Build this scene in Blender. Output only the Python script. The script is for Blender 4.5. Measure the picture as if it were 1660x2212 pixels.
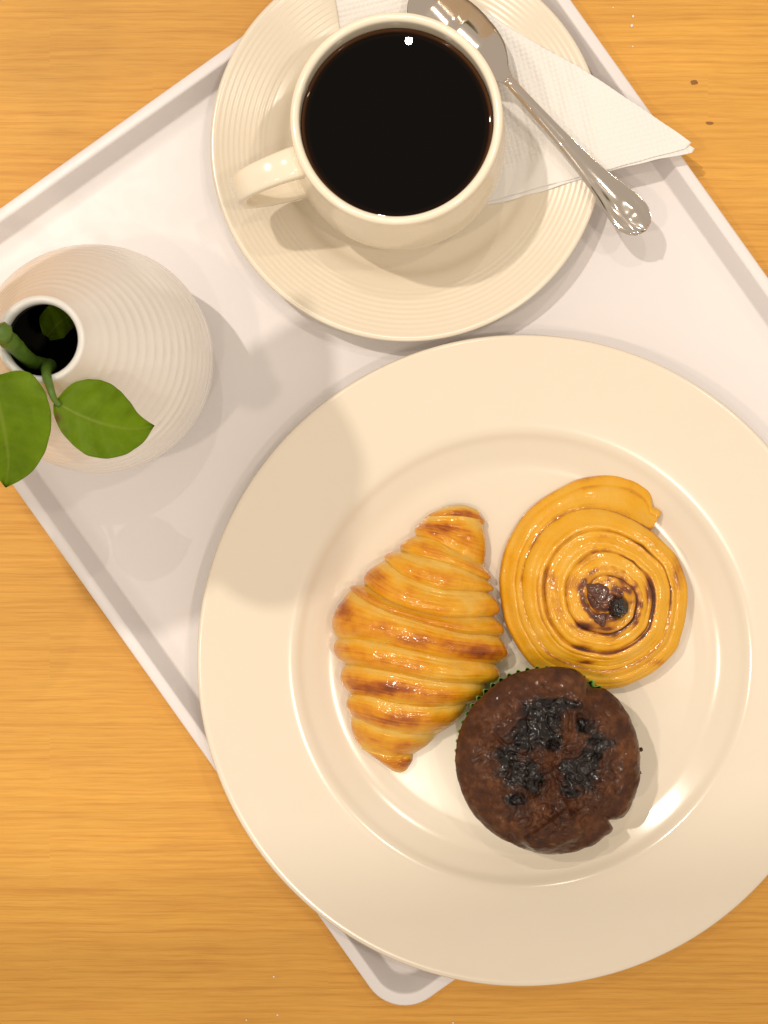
import bpy, bmesh, math, random
import numpy as np
from mathutils import Vector, noise as mnoise

scene = bpy.context.scene
for o in list(bpy.data.objects):
    bpy.data.objects.remove(o)
R = math.radians
random.seed(7)

# ------------------------------------------------------------------ camera
CAM_H = 0.60                 # height of the lens above the table
F = 3130.0                   # focal length in measuring units
NX, NY = 930.0, 1030.0       # foot of the plumb line in the measuring grid
cam_data = bpy.data.cameras.new("camera")
cam = bpy.data.objects.new("camera", cam_data)
scene.collection.objects.link(cam)
cam.location = (0, 0, CAM_H)
cam_data.sensor_width = 36
cam_data.lens = 36 * F / 2212
cam_data.shift_x = (830 - NX) / 2212
cam_data.shift_y = -(1106 - NY) / 2212
cam_data.clip_start = 0.01
cam_data.clip_end = 20
scene.camera = cam

# ------------------------------------------------------------------ light
world = bpy.data.worlds.new("World")
scene.world = world
world.use_nodes = True
bg = world.node_tree.nodes["Background"]
bg.inputs[0].default_value = (1.0, 0.885, 0.75, 1)
bg.inputs[1].default_value = 0.61

def aim(o, target):
    d = Vector(target) - o.location
    o.rotation_euler = d.to_track_quat('-Z', 'Y').to_euler()

def area(name, loc, target, size, power, col):
    l = bpy.data.lights.new(name, 'AREA')
    l.shape = 'DISK'; l.size = size; l.energy = power; l.color = col
    o = bpy.data.objects.new(name, l)
    scene.collection.objects.link(o)
    o.location = loc; aim(o, target)
    return o

area("pendant_lamp", (-0.50, -0.24, 1.45), (0, 0, 0), 0.06, 3.0, (1.0, 0.83, 0.66))
area("ceiling_lamp", (-0.03, 0.607, 1.55), (0, 0, 0), 0.009, 2.0, (1.0, 0.90, 0.78))
for p, w in (((0.55, -0.22, 2.0), 4.0), ((-0.05, -0.55, 2.0), 2.8), ((0.70, 0.36, 2.0), 4.0)):
    area("ceiling_lamp", p, (0, 0, 0), 0.05, w, (1.0, 0.87, 0.72))
sp = bpy.data.lights.new("spot_lamp", 'SPOT')
sp.energy = 62; sp.color = (1.0, 0.90, 0.79); sp.shadow_soft_size = 0.021
sp.spot_size = R(151.4); sp.spot_blend = 0.003  # cone edge placed to imitate the shadow along the near side of the table
so = bpy.data.objects.new("spot_lamp", sp)
scene.collection.objects.link(so)
so.location = (-0.65, 0.57, 1.90)
SPOT_TARGET = (-0.65, 0.57 + 0.807, 1.90 - 0.591)
aim(so, SPOT_TARGET)

scene.view_settings.view_transform = 'Standard'
scene.view_settings.look = 'None'
scene.view_settings.exposure = 0.03
scene.view_settings.gamma = 1.0
scene.view_settings.use_curve_mapping = False
scene.render.engine = 'CYCLES'
scene.render.resolution_x = 768
scene.render.resolution_y = 1024

# ------------------------------------------------------------------ helpers
CM = 0.01
def at(px, py, z):
    """point seen at (px,py) of the measuring grid, at height z (metres)"""
    k = (CAM_H - z) / F
    return Vector(((px - NX) * k, -(py - NY) * k, z))

def mesh_obj(name, verts, faces, mat, parent=None, smooth=True):
    me = bpy.data.meshes.new(name)
    me.from_pydata([tuple(v) for v in verts], [], faces)
    me.update()
    if smooth:
        me.polygons.foreach_set("use_smooth", [True] * len(me.polygons))
    if mat: me.materials.append(mat)
    o = bpy.data.objects.new(name, me)
    scene.collection.objects.link(o)
    if parent: o.parent = parent
    return o

def empty(name, loc):
    o = bpy.data.objects.new(name, None)
    scene.collection.objects.link(o)
    o.location = loc
    o.empty_display_size = 0.01
    return o

def tag(o, label=None, cat=None, group=None, kind=None):
    if label: o["label"] = label
    if cat: o["category"] = cat
    if group: o["group"] = group
    if kind: o["kind"] = kind
    return o

def attr(o, name, vals):
    a = o.data.attributes.new(name, 'FLOAT', 'POINT')
    a.data.foreach_set("value", list(map(float, vals)))

def catmull(pts, n):
    P = np.array(pts, float)
    if len(P) < 3:
        t = np.linspace(0, 1, n)[:, None]
        return P[0] * (1 - t) + P[-1] * t
    d = np.r_[0, np.cumsum(np.linalg.norm(np.diff(P, axis=0), axis=1))]
    Q = np.vstack([2 * P[0] - P[1], P, 2 * P[-1] - P[-2]])
    out = []
    for s in np.linspace(0, d[-1], n):
        i = min(max(np.searchsorted(d, s, 'right') - 1, 0), len(P) - 2)
        t = (s - d[i]) / max(d[i + 1] - d[i], 1e-9)
        p0, p1, p2, p3 = Q[i], Q[i + 1], Q[i + 2], Q[i + 3]
        out.append(0.5 * (2 * p1 + (p2 - p0) * t + (2 * p0 - 5 * p1 + 4 * p2 - p3) * t * t
                          + (3 * p1 - p0 - 3 * p2 + p3) * t ** 3))
    return np.array(out)

def grid_faces(nu, nv, wrap_u=False, off=0):
    """verts laid out v-major: index = v*nu+u"""
    f = []
    for v in range(nv - 1):
        for u in range(nu if wrap_u else nu - 1):
            a = v * nu + u; b = v * nu + (u + 1) % nu
            f.append((off + a, off + b, off + b + nu, off + a + nu))
    return f

def lathe(name, prof, seg, mat, parent=None, loc=(0, 0, 0), caps=True):
    verts, faces = [], []
    for r, z in prof:
        for i in range(seg):
            a = 2 * math.pi * i / seg
            verts.append((loc[0] + r * CM * math.cos(a), loc[1] + r * CM * math.sin(a), loc[2] + z * CM))
    faces = grid_faces(seg, len(prof), True)
    if caps and prof[0][0] > 1e-4: faces.append(tuple(reversed(range(seg))))
    if caps and prof[-1][0] > 1e-4: faces.append(tuple(range((len(prof) - 1) * seg, len(prof) * seg)))
    return mesh_obj(name, verts, faces, mat, parent)

def fbm(x, y, z=0.0, oct=4):
    return mnoise.fractal((x, y, z), 0.9, 2.1, oct, noise_basis='PERLIN_ORIGINAL')

def nz(x, y, z=0.0):
    return mnoise.noise((x, y, z))

def sm(a, b, x):
    t = min(max((x - a) / (b - a), 0), 1)
    return t * t * (3 - 2 * t)

def gauss(x, y, cx, cy, sx, sy):
    return math.exp(-((x - cx) / sx) ** 2 - ((y - cy) / sy) ** 2)

# ------------------------------------------------------------------ materials
class NT:
    def __init__(s, name):
        s.m = bpy.data.materials.new(name); s.m.use_nodes = True
        s.t = s.m.node_tree; s.p = s.t.nodes["Principled BSDF"]
    def n(s, typ, **kw):
        nd = s.t.nodes.new(typ)
        for k, v in kw.items():
            if k.startswith('i_'): nd.inputs[k[2:].replace('_', ' ')].default_value = v
            else: setattr(nd, k, v)
        return nd
    def l(s, a, ao, b, bi):
        s.t.links.new(a.outputs[ao], b.inputs[bi])
    def set(s, **kw):
        for k, v in kw.items():
            s.p.inputs[k.replace('_', ' ')].default_value = v
    def coords(s, scale=(1, 1, 1), rot=(0, 0, 0)):
        tc = s.n('ShaderNodeTexCoord'); mp = s.n('ShaderNodeMapping')
        mp.inputs['Scale'].default_value = scale; mp.inputs['Rotation'].default_value = rot
        s.l(tc, 'Object', mp, 'Vector')
        return mp
    def noise(s, mp, scale, detail=4, rough=0.55):
        nd = s.n('ShaderNodeTexNoise'); nd.inputs['Scale'].default_value = scale
        nd.inputs['Detail'].default_value = detail; nd.inputs['Roughness'].default_value = rough
        if mp: s.l(mp, 'Vector', nd, 'Vector')
        return nd
    def ramp(s, stops):
        nd = s.n('ShaderNodeValToRGB'); e = nd.color_ramp.elements
        while len(e) < len(stops): e.new(0.5)
        for q, (p, c) in zip(e, stops):
            q.position = p; q.color = (*c, 1) if len(c) == 3 else c
        return nd
    def bump(s, src, out, strength, dist, prev=None):
        b = s.n('ShaderNodeBump'); b.inputs['Strength'].default_value = strength
        b.inputs['Distance'].default_value = dist
        s.l(src, out, b, 'Height')
        if prev: s.l(prev, 'Normal', b, 'Normal')
        s.l(b, 'Normal', s.p, 'Normal')
        return b
    def mix(s, fac, a, b, blend='MIX'):
        """fac:(node,out)|float, a,b:(node,out)|colour"""
        m = s.n('ShaderNodeMix', data_type='RGBA', blend_type=blend)
        for i, x in ((0, fac), (6, a), (7, b)):
            if isinstance(x, tuple) and hasattr(x[0], 'outputs'): s.t.links.new(x[0].outputs[x[1]], m.inputs[i])
            else: m.inputs[i].default_value = x if i == 0 else (*x, 1)
        return (m, 2)
    def base(s, x):
        if hasattr(x[0], 'outputs'): s.t.links.new(x[0].outputs[x[1]], s.p.inputs['Base Color'])
        else: s.p.inputs['Base Color'].default_value = (*x, 1)

def ceramic(name, col, rough=0.16, var=0.006, spec=0.5):
    k = NT(name); mp = k.coords()
    n1 = k.noise(mp, 22, 3)
    rp = k.ramp([(0.3, tuple(c * (1 - var) for c in col)), (0.7, tuple(min(1, c * (1 + var)) for c in col))])
    k.l(n1, 'Fac', rp, 'Fac'); k.base((rp, 'Color'))
    n2 = k.noise(mp, 160, 3)
    rr = k.ramp([(0.35, (rough * .95,) * 3), (0.75, (rough * 1.1,) * 3)])
    k.l(n2, 'Fac', rr, 'Fac'); k.l(rr, 'Color', k.p, 'Roughness')
    k.set(Specular_IOR_Level=spec)
    return k.m

M = {}
M['plate'] = ceramic('cream_glaze', (0.735, 0.65, 0.53))
M['saucer'] = ceramic('ivory_glaze', (0.72, 0.64, 0.515), 0.2)
M['cup'] = ceramic('cup_glaze', (0.84, 0.755, 0.60), 0.12)
M['vase'] = ceramic('vase_glaze', (0.92, 0.90, 0.87), 0.22)
M['tray'] = ceramic('tray_plastic', (0.74, 0.70, 0.695), 0.3, spec=0.25)

def wood():
    k = NT('oak_laminate')
    tc = k.n('ShaderNodeTexCoord')
    # every printed stave shifts the grain a little
    br = k.n('ShaderNodeTexBrick'); br.offset = 0.37; br.offset_frequency = 2
    for a, v in (('Scale', 1.0), ('Mortar Size', 0.0), ('Bias', 0.0), ('Brick Width', 0.115), ('Row Height', 0.021)):
        br.inputs[a].default_value = v
    br.inputs['Color1'].default_value = (0, 0, 0, 1); br.inputs['Color2'].default_value = (1, 1, 1, 1)
    k.l(tc, 'Object', br, 'Vector')
    sx = k.n('ShaderNodeSeparateXYZ'); k.l(tc, 'Object', sx, 'Vector')
    my = k.n('ShaderNodeMath', operation='MULTIPLY'); my.inputs[1].default_value = 0.0012
    k.l(br, 'Color', my, 0)
    ay = k.n('ShaderNodeMath', operation='ADD'); k.l(sx, 'Y', ay, 0); k.l(my, 0, ay, 1)
    wv = k.n('ShaderNodeMapping'); wv.inputs['Scale'].default_value = (22, 20, 1); k.l(tc, 'Object', wv, 'Vector')
    wn = k.noise(wv, 1.0, 2)
    wm = k.n('ShaderNodeMath', operation='MULTIPLY_ADD'); wm.inputs[1].default_value = 0.002; k.l(wn, 'Fac', wm, 0); k.l(ay, 0, wm, 2)
    cx = k.n('ShaderNodeCombineXYZ'); k.l(sx, 'X', cx, 'X'); k.l(wm, 0, cx, 'Y')
    mz = k.n('ShaderNodeMath', operation='MULTIPLY'); mz.inputs[1].default_value = 0.12
    k.l(br, 'Color', mz, 0); k.l(mz, 0, cx, 'Z')
    def grain(sx_, sy_, scale, det, rough=0.6):
        mp = k.n('ShaderNodeMapping'); mp.inputs['Scale'].default_value = (sx_, sy_, 1)
        k.l(cx, 'Vector', mp, 'Vector')
        return k.noise(mp, scale, det, rough)
    g1 = grain(16, 640, 1.0, 2, 0.5)    # growth rings
    g2 = grain(70, 1900, 1.0, 3)        # fine pores
    g3 = grain(5, 45, 1.0, 2)           # broad tone
    r1 = k.ramp([(0.28, (0.58, 0.275, 0.046)), (0.48, (0.66, 0.338, 0.058)), (0.72, (0.71, 0.38, 0.071))])
    k.l(g1, 'Fac', r1, 'Fac')
    r2 = k.ramp([(0.34, (0.90, 0.87, 0.82)), (0.56, (1, 1, 1))]); k.l(g2, 'Fac', r2, 'Fac')
    r3 = k.ramp([(0.3, (0.90, 0.88, 0.86)), (0.7, (1.04, 1.03, 1.02))]); k.l(g3, 'Fac', r3, 'Fac')
    c = k.mix(1.0, (r1, 'Color'), (r2, 'Color'), 'MULTIPLY')
    c = k.mix(1.0, c, (r3, 'Color'), 'MULTIPLY')
    k.base(c)
    k.bump(g1, 'Fac', 0.06, 0.0004)
    k.set(Roughness=0.50, Specular_IOR_Level=0.28)
    return k.m
M['wood'] = wood()

def pastry(name, stops, attr_name, bump_scale, rough=0.42, coat=1.0, speck=0.0, dark=None, dark_col=(0.02, 0.01, 0.008), coat_rough=0.11, bd=0.0004, coat_d=0.0006, coat_ior=1.42):
    k = NT(name); mp = k.coords()
    a = k.n('ShaderNodeAttribute', attribute_name=attr_name)
    n1 = k.noise(mp, 260, 5, 0.65)
    ma = k.n('ShaderNodeMath', operation='MULTIPLY_ADD'); ma.inputs[1].default_value = 0.42; ma.inputs[2].default_value = -0.21
    k.l(n1, 'Fac', ma, 0)
    ad = k.n('ShaderNodeMath', operation='ADD'); k.l(ma, 0, ad, 0); k.l(a, 'Fac', ad, 1)
    rp = k.ramp(stops); k.l(ad, 0, rp, 'Fac')
    col = (rp, 'Color')
    if dark:
        d = k.n('ShaderNodeAttribute', attribute_name=dark)
        md = k.n('ShaderNodeMath', operation='MULTIPLY_ADD'); md.inputs[1].default_value = 0.34; md.inputs[2].default_value = -0.17
        nd = k.noise(mp, 300, 4, 0.6); k.l(nd, 'Fac', md, 0)
        sd = k.n('ShaderNodeMath', operation='ADD'); k.l(md, 0, sd, 0); k.l(d, 'Fac', sd, 1)
        rd = k.ramp([(0.32, (0, 0, 0)), (0.72, (0.93, 0.93, 0.93))]); k.l(sd, 0, rd, 'Fac')
        col = k.mix((rd, 'Color'), col, dark_col)
        rw = k.ramp([(0.0, (rough,) * 3), (1.0, (0.2,) * 3)]); k.l(rd, 'Color', rw, 'Fac'); k.l(rw, 'Color', k.p, 'Roughness')
    k.base(col)
    n2 = k.noise(mp, bump_scale, 4, 0.6); n3 = k.noise(mp, bump_scale * 4.5, 3, 0.6)
    b = k.bump(n2, 'Fac', 0.8, bd)
    k.bump(n3, 'Fac', 0.6, bd * 0.35, b)
    cb = k.n('ShaderNodeBump'); cb.inputs['Strength'].default_value = 0.8; cb.inputs['Distance'].default_value = coat_d
    n4 = k.noise(mp, bump_scale * 1.6, 1.0, 0.5); k.l(n4, 'Fac', cb, 'Height'); k.l(cb, 'Normal', k.p, 'Coat Normal')
    nr = k.noise(mp, 90, 3); rr = k.ramp([(0.45, (coat,) * 3), (0.70, (coat * 0.4,) * 3)])
    k.l(nr, 'Fac', rr, 'Fac')
    if dark:
        cw = k.mix((rd, 'Color'), (rr, 'Color'), (1, 1, 1)); k.t.links.new(cw[0].outputs[2], k.p.inputs['Coat Weight'])
    else: k.l(rr, 'Color', k.p, 'Coat Weight')
    k.set(Roughness=rough, Coat_Roughness=coat_rough, Coat_IOR=coat_ior, Specular_IOR_Level=0.15,
          Subsurface_Weight=0.12, Subsurface_Radius=(0.004, 0.002, 0.0008), Subsurface_Scale=0.6)
    return k.m

M['croissant'] = pastry('croissant_crust', [(0.0, (0.66, 0.40, 0.075)), (0.26, (0.68, 0.335, 0.016)),
    (0.50, (0.60, 0.225, 0.008)), (0.76, (0.33, 0.080, 0.007)), (1.0, (0.16, 0.033, 0.006))], 'bake', 230)
M['danish'] = pastry('swirl_dough', [(0.0, (0.70, 0.40, 0.055)), (0.35, (0.69, 0.335, 0.012)),
    (0.56, (0.50, 0.20, 0.010)), (0.74, (0.20, 0.055, 0.008)), (1.0, (0.06, 0.016, 0.007))], 'bake', 240)
M['muffin'] = pastry('chocolate_cake', [(0.0, (0.030, 0.0085, 0.0028)), (0.5, (0.062, 0.0185, 0.0055)), (1.0, (0.125, 0.044, 0.013))],
    'bake', 260, 0.6, 0.75, dark='melt', dark_col=(0.004, 0.003, 0.003), coat_rough=0.08, bd=0.00022, coat_d=0.0006, coat_ior=1.33)

def simple(name, col, rough=0.5, bump=None, **kw):
    k = NT(name); mp = k.coords()
    n1 = k.noise(mp, kw.pop('nscale', 120), 4)
    v = kw.pop('var', 0.12)
    rp = k.ramp([(0.3, tuple(c * (1 - v) for c in col)), (0.7, tuple(min(1, c * (1 + v)) for c in col))])
    k.l(n1, 'Fac', rp, 'Fac'); k.base((rp, 'Color'))
    if bump:
        nb = k.noise(mp, bump[0], 4); k.bump(nb, 'Fac', bump[1], bump[2])
    k.set(Roughness=rough, **kw)
    return k.m

M['coffee_edge'] = None
def coffee():
    k = NT('black_coffee')
    a = k.n('ShaderNodeAttribute', attribute_name='thin')
    rp = k.ramp([(0.0, (0.0015, 0.0010, 0.0008)), (0.6, (0.012, 0.005, 0.002)), (1.0, (0.09, 0.035, 0.012))])
    k.l(a, 'Fac', rp, 'Fac'); k.base((rp, 'Color'))
    k.set(Roughness=0.0, IOR=1.33, Specular_IOR_Level=0.22)
    return k.m
M['coffee'] = coffee()

def steel():
    k = NT('stainless_steel'); mp = k.coords()
    n = k.noise(mp, 900, 3); rr = k.ramp([(0.35, (0.09,) * 3), (0.8, (0.11,) * 3)])
    k.l(n, 'Fac', rr, 'Fac'); k.l(rr, 'Color', k.p, 'Roughness')
    k.base((0.66, 0.585, 0.51)); k.set(Metallic=1.0)
    return k.m
M['steel'] = steel()

def napkin():
    k = NT('embossed_tissue')
    tc = k.n('ShaderNodeTexCoord')
    mp = k.n('ShaderNodeMapping'); mp.inputs['Rotation'].default_value = (0, 0, R(-14)); k.l(tc, 'Object', mp, 'Vector')
    v = k.n('ShaderNodeTexVoronoi', feature='F1'); v.inputs['Scale'].default_value = 520; v.inputs['Randomness'].default_value = 0.08
    k.l(mp, 'Vector', v, 'Vector')
    r = k.ramp([(0.15, (1, 1, 1)), (0.62, (0, 0, 0))]); k.l(v, 'Distance', r, 'Fac')
    e = k.n('ShaderNodeAttribute', attribute_name='emboss')
    mu = k.n('ShaderNodeMath', operation='MULTIPLY'); k.l(r, 'Color', mu, 0); k.l(e, 'Fac', mu, 1)
    b = k.bump(mu, 0, 0.5, 0.0006)
    n = k.noise(mp, 700, 4); k.bump(n, 'Fac', 0.15, 0.0004, b)
    k.base((0.80, 0.775, 0.745)); k.set(Roughness=0.9, Specular_IOR_Level=0.15, Subsurface_Weight=0.1, Subsurface_Radius=(0.002, 0.002, 0.0015))
    return k.m
M['napkin'] = napkin()

def leafmat():
    k = NT('pothos_leaf'); mp = k.coords()
    a = k.n('ShaderNodeAttribute', attribute_name='vein')
    n = k.noise(mp, 130, 4); rp = k.ramp([(0.3, (0.105, 0.185, 0.003)), (0.7, (0.155, 0.265, 0.005))])
    k.l(n, 'Fac', rp, 'Fac')
    c = k.mix((a, 'Fac'), (rp, 'Color'), (0.24, 0.31, 0.045))
    w = k.n('ShaderNodeAttribute', attribute_name='wilt')
    c = k.mix((w, 'Fac'), c, (0.13, 0.075, 0.022))
    k.base(c)
    n2 = k.noise(mp, 500, 3); k.bump(n2, 'Fac', 0.12, 0.0006)
    k.set(Roughness=0.45, Specular_IOR_Level=0.12, Subsurface_Weight=0.1, Subsurface_Radius=(0.001, 0.002, 0.0003))
    return k.m
M['leaf'] = leafmat()
M['stem'] = simple('green_stem', (0.10, 0.19, 0.02), 0.45, (300, .2, .0006), nscale=200, var=.2)
M['vase_inside'] = simple('shaded_vase_inside', (0.028, 0.026, 0.018), 0.6)  # near-black colour stands in for the shade deep inside the vase
M['liner'] = simple('green_paper', (0.16, 0.33, 0.05), 0.7, (600, .2, .0004))
M['choc'] = simple('melted_chocolate', (0.008, 0.006, 0.006), 0.22, (900, .7, .0012), Coat_Weight=0.8, Coat_Roughness=0.08)
M['jam'] = simple('brown_filling', (0.085, 0.024, 0.010), 0.2, (400, .5, .0005), Coat_Weight=0.9, Coat_Roughness=0.06)
M['raisin'] = simple('raisin_skin', (0.009, 0.006, 0.007), 0.2, (500, .5, .0006), Coat_Weight=0.7, Coat_Roughness=0.1)
M['white_crumb'] = simple('sugar_crumb', (0.80, 0.74, 0.66), 0.7, (2000, .5, .0003))
M['dark_fleck'] = simple('brown_fleck', (0.25, 0.105, 0.03), 0.7, (2000, .5, .0003))

# ------------------------------------------------------------------ table
T = 0.9
tb = mesh_obj('tabletop', [(-T, -T, 0), (T, -T, 0), (T, T, 0), (-T, T, 0), (-T, -T, -.03), (T, -T, -.03), (T, T, -.03), (-T, T, -.03)],
              [(0, 1, 2, 3), (7, 6, 5, 4), (0, 4, 5, 1), (1, 5, 6, 2), (2, 6, 7, 3), (3, 7, 4, 0)], M['wood'], smooth=False)
tag(tb, 'honey coloured wood laminate tabletop with fine straight grain', kind='structure')

# ------------------------------------------------------------------ tray
def rrect(a, b, r, n=14):
    pts = []
    for cx, cy, a0 in ((a - r, b - r, 0), (-(a - r), b - r, 90), (-(a - r), -(b - r), 180), (a - r, -(b - r), 270)):
        for i in range(n):
            t = R(a0 + 90 * i / (n - 1))
            pts.append((cx + r * math.cos(t), cy + r * math.sin(t)))
    return pts

FLOOR = 0.36     # cm, top of the tray floor
def make_tray():
    prof = [(0.80, 0.02), (0.68, 0.06), (0.58, 0.2), (0.20, 0.90), (0.06, 1.06), (0.0, 1.14), (0.01, 1.19), (0.05, 1.235), (0.11, 1.25),
            (0.40, 1.25), (0.45, 1.245), (0.485, 1.22), (0.51, 1.18), (0.90, 0.48), (0.93, 0.42), (0.97, 0.38), (1.04, FLOOR), (1.6, FLOOR)]
    A, B, r0 = 14.93, 18.1, 1.75
    verts, n = [], 14 * 4
    for d, z in prof:
        for x, y in rrect(A - d, B - d, max(r0 - d * 0.85, 0.5)):
            verts.append((x * CM, y * CM, z * CM))
    faces = grid_faces(n, len(prof), True)
    faces.append(tuple(reversed(range(n))))
    faces.append(tuple(range((len(prof) - 1) * n, len(prof) * n)))
    o = mesh_obj('serving_tray', verts, faces, M['tray'])
    c = at(942.6, 963, 0.0125)
    o.location = (c.x, c.y, 0.0003)
    o.rotation_euler = (0, 0, R(90 - 54.6))
    return tag(o, 'white plastic serving tray with raised rim carrying the breakfast', 'tray')
make_tray()
TF = FLOOR * CM + 0.0004

# ------------------------------------------------------------------ plate
pc = at(1130, 1427, 0.0253)
plate_prof = [(0, 0.40), (5.0, 0.40), (5.15, 0.0), (5.6, 0.0), (5.8, 0.42), (7.3, 0.66), (8.4, 1.02), (9.3, 1.40), (12.6, 1.90), (12.88, 2.00),
              (12.93, 2.07), (12.91, 2.14), (12.84, 2.165), (12.7, 2.155), (12.4, 2.115), (11.0, 1.935), (9.6, 1.75), (9.25, 1.695), (9.08, 1.645), (8.95, 1.57), (8.75, 1.44),
              (8.3, 1.245), (7.95, 1.11), (7.6, 1.035), (7.2, 1.00), (6.6, 0.985), (4, 0.965), (0, 0.96)]
plate_dense = catmull(plate_prof[4:], 220)
plate_dense[:, 1] = np.clip(plate_dense[:, 1], 0.4, 3); plate_dense[-1, 0] = 0
plate = lathe('dinner_plate', [tuple(p) for p in plate_prof[:4]] + [tuple(p) for p in plate_dense], 224, M['plate'], loc=(0, 0, 0))
plate.location = (pc.x, pc.y, TF)
tag(plate, 'large cream ceramic plate with wide rim holding three pastries', 'plate')
WELL = TF + 0.0099

# ------------------------------------------------------------------ saucer, cup, coffee
sc = at(880, 314, 0.020)
sau_core = [(4.4, 0.0), (4.55, 0.10), (5.1, 0.62), (7.6, 1.52), (7.84, 1.62), (7.88, 1.68), (7.86, 1.735), (7.78, 1.765), (7.66, 1.75)]
rim_in = (5.45, 1.10)
ringp = []
for i in range(161):
    t = i / 160
    r = 7.62 + (rim_in[0] - 7.62) * t
    z = 1.735 + (rim_in[1] - 1.735) * (t ** 0.95)
    amp = 0.0038 * sm(0, .06, t) * (1 - sm(0.82, .95, t))
    ringp.append((r, z + amp * math.cos((7.62 - r) / 0.205 * 2 * math.pi)))
inner = [(5.36, 1.07), (5.24, 1.02), (5.10, 0.93), (4.92, 0.80), (4.72, 0.72), (4.45, 0.675), (4.1, 0.655), (3.4, 0.645), (3.2, 0.62), (0, 0.60)]
sd = [(0, 0.05), (4.0, 0.05), (4.05, 0.0)] + [tuple(p) for p in catmull(sau_core, 60)] + ringp + [tuple(p) for p in catmull(inner, 40)]
sd[-1] = (0, 0.60)
saucer = lathe('saucer', sd, 208, M['saucer'])
saucer.location = (sc.x, sc.y, TF)
tag(saucer, 'ivory ceramic saucer with fine concentric rings under the coffee cup', 'saucer')
_sr = np.array([p[0] for p in (ringp + [tuple(q) for q in inner])][::-1]); _sz = np.array([p[1] for p in (ringp + [tuple(q) for q in inner])][::-1])
def saucer_top(r):   # cm above the tray floor
    return float(np.interp(r, _sr, _sz))

cc = at(857, 256, 0.0745)
CUPZ = TF + 0.0079
cup = empty('coffee_cup', (cc.x, cc.y, CUPZ))
tag(cup, 'ivory ceramic cup with strap handle on a ringed saucer', 'cup')
co = [(2.55, 0.0), (2.62, 0.02), (2.75, 0.14), (3.05, 0.32), (3.55, 0.72), (3.95, 1.35), (4.13, 2.1), (4.15, 2.9), (4.09, 3.9), (3.98, 4.9), (3.90, 5.7), (3.875, 6.12),
      (3.86, 6.24), (3.80, 6.31), (3.70, 6.33), (3.60, 6.30), (3.545, 6.22), (3.53, 6.05), (3.55, 5.4), (3.66, 4.4), (3.72, 3.0), (3.6, 1.8), (3.1, 0.9), (2.2, 0.45), (0, 0.38)]
cd = catmull(co, 150); cd[-1, 0] = 0
lathe('cup_body', [(0, 0.08), (2.4, 0.08), (2.45, 0.0)] + [tuple(p) for p in cd], 176, M['cup'], cup)

def strap(path, hw, th, nrm, side, name, mat, parent, nc=20):
    """rounded-rectangle strap swept along path (Vectors), side = unit width direction"""
    verts = []; n = len(path)
    for i, p in enumerate(path):
        t = (path[min(i + 1, n - 1)] - path[max(i - 1, 0)]).normalized()
        nn = t.cross(side).normalized()
        w = hw(i / (n - 1)); h = th(i / (n - 1))
        for j in range(nc):
            a = 2 * math.pi * j / nc
            cx, sx = math.cos(a), math.sin(a)
            e = 0.55
            verts.append(p + side * (w * math.copysign(abs(cx) ** e, cx)) + nn * (h * math.copysign(abs(sx) ** e, sx)))
    f = grid_faces(nc, n, True)
    f.append(tuple(reversed(range(nc)))); f.append(tuple(range((n - 1) * nc, n * nc)))
    return mesh_obj(name, verts, f, mat, parent)

hd = Vector((-math.cos(R(21)), -math.sin(R(21)), 0))
hs = Vector((-hd.y, hd.x, 0))
hp = catmull([(3.72, 5.35), (4.3, 5.52), (5.1, 5.55), (5.85, 5.35), (6.30, 4.8), (6.36, 4.1), (6.1, 3.3), (5.4, 2.6), (4.6, 2.2), (3.85, 2.0)], 46)
path = [hd * (p[0] * CM) + Vector((0, 0, p[1] * CM)) for p in hp]
strap(path, lambda t: (0.52 + 0.10 * abs(2 * t - 1) ** 2) * CM, lambda t: (0.23 + 0.10 * abs(2 * t - 1) ** 3) * CM, None, hs, 'handle', M['cup'], cup)

cof = lathe('coffee', [(0, -0.3), (3.40, -0.3)] + [(3.52, 0.0), (3.505, -0.018), (3.48, -0.036), (3.44, -0.048), (3.40, -0.0535), (3.36, -0.055), (3.2, -0.055), (2.5, -0.055), (0, -0.055)], 160, M['coffee'])
cof.location = (cc.x, cc.y, CUPZ + 0.0545)
tag(cof, 'black coffee filling the ivory cup almost to the brim', 'coffee')
attr(cof, 'thin', [sm(3.22, 3.51, math.hypot(v.co.x, v.co.y) / CM) for v in cof.data.vertices])

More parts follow.
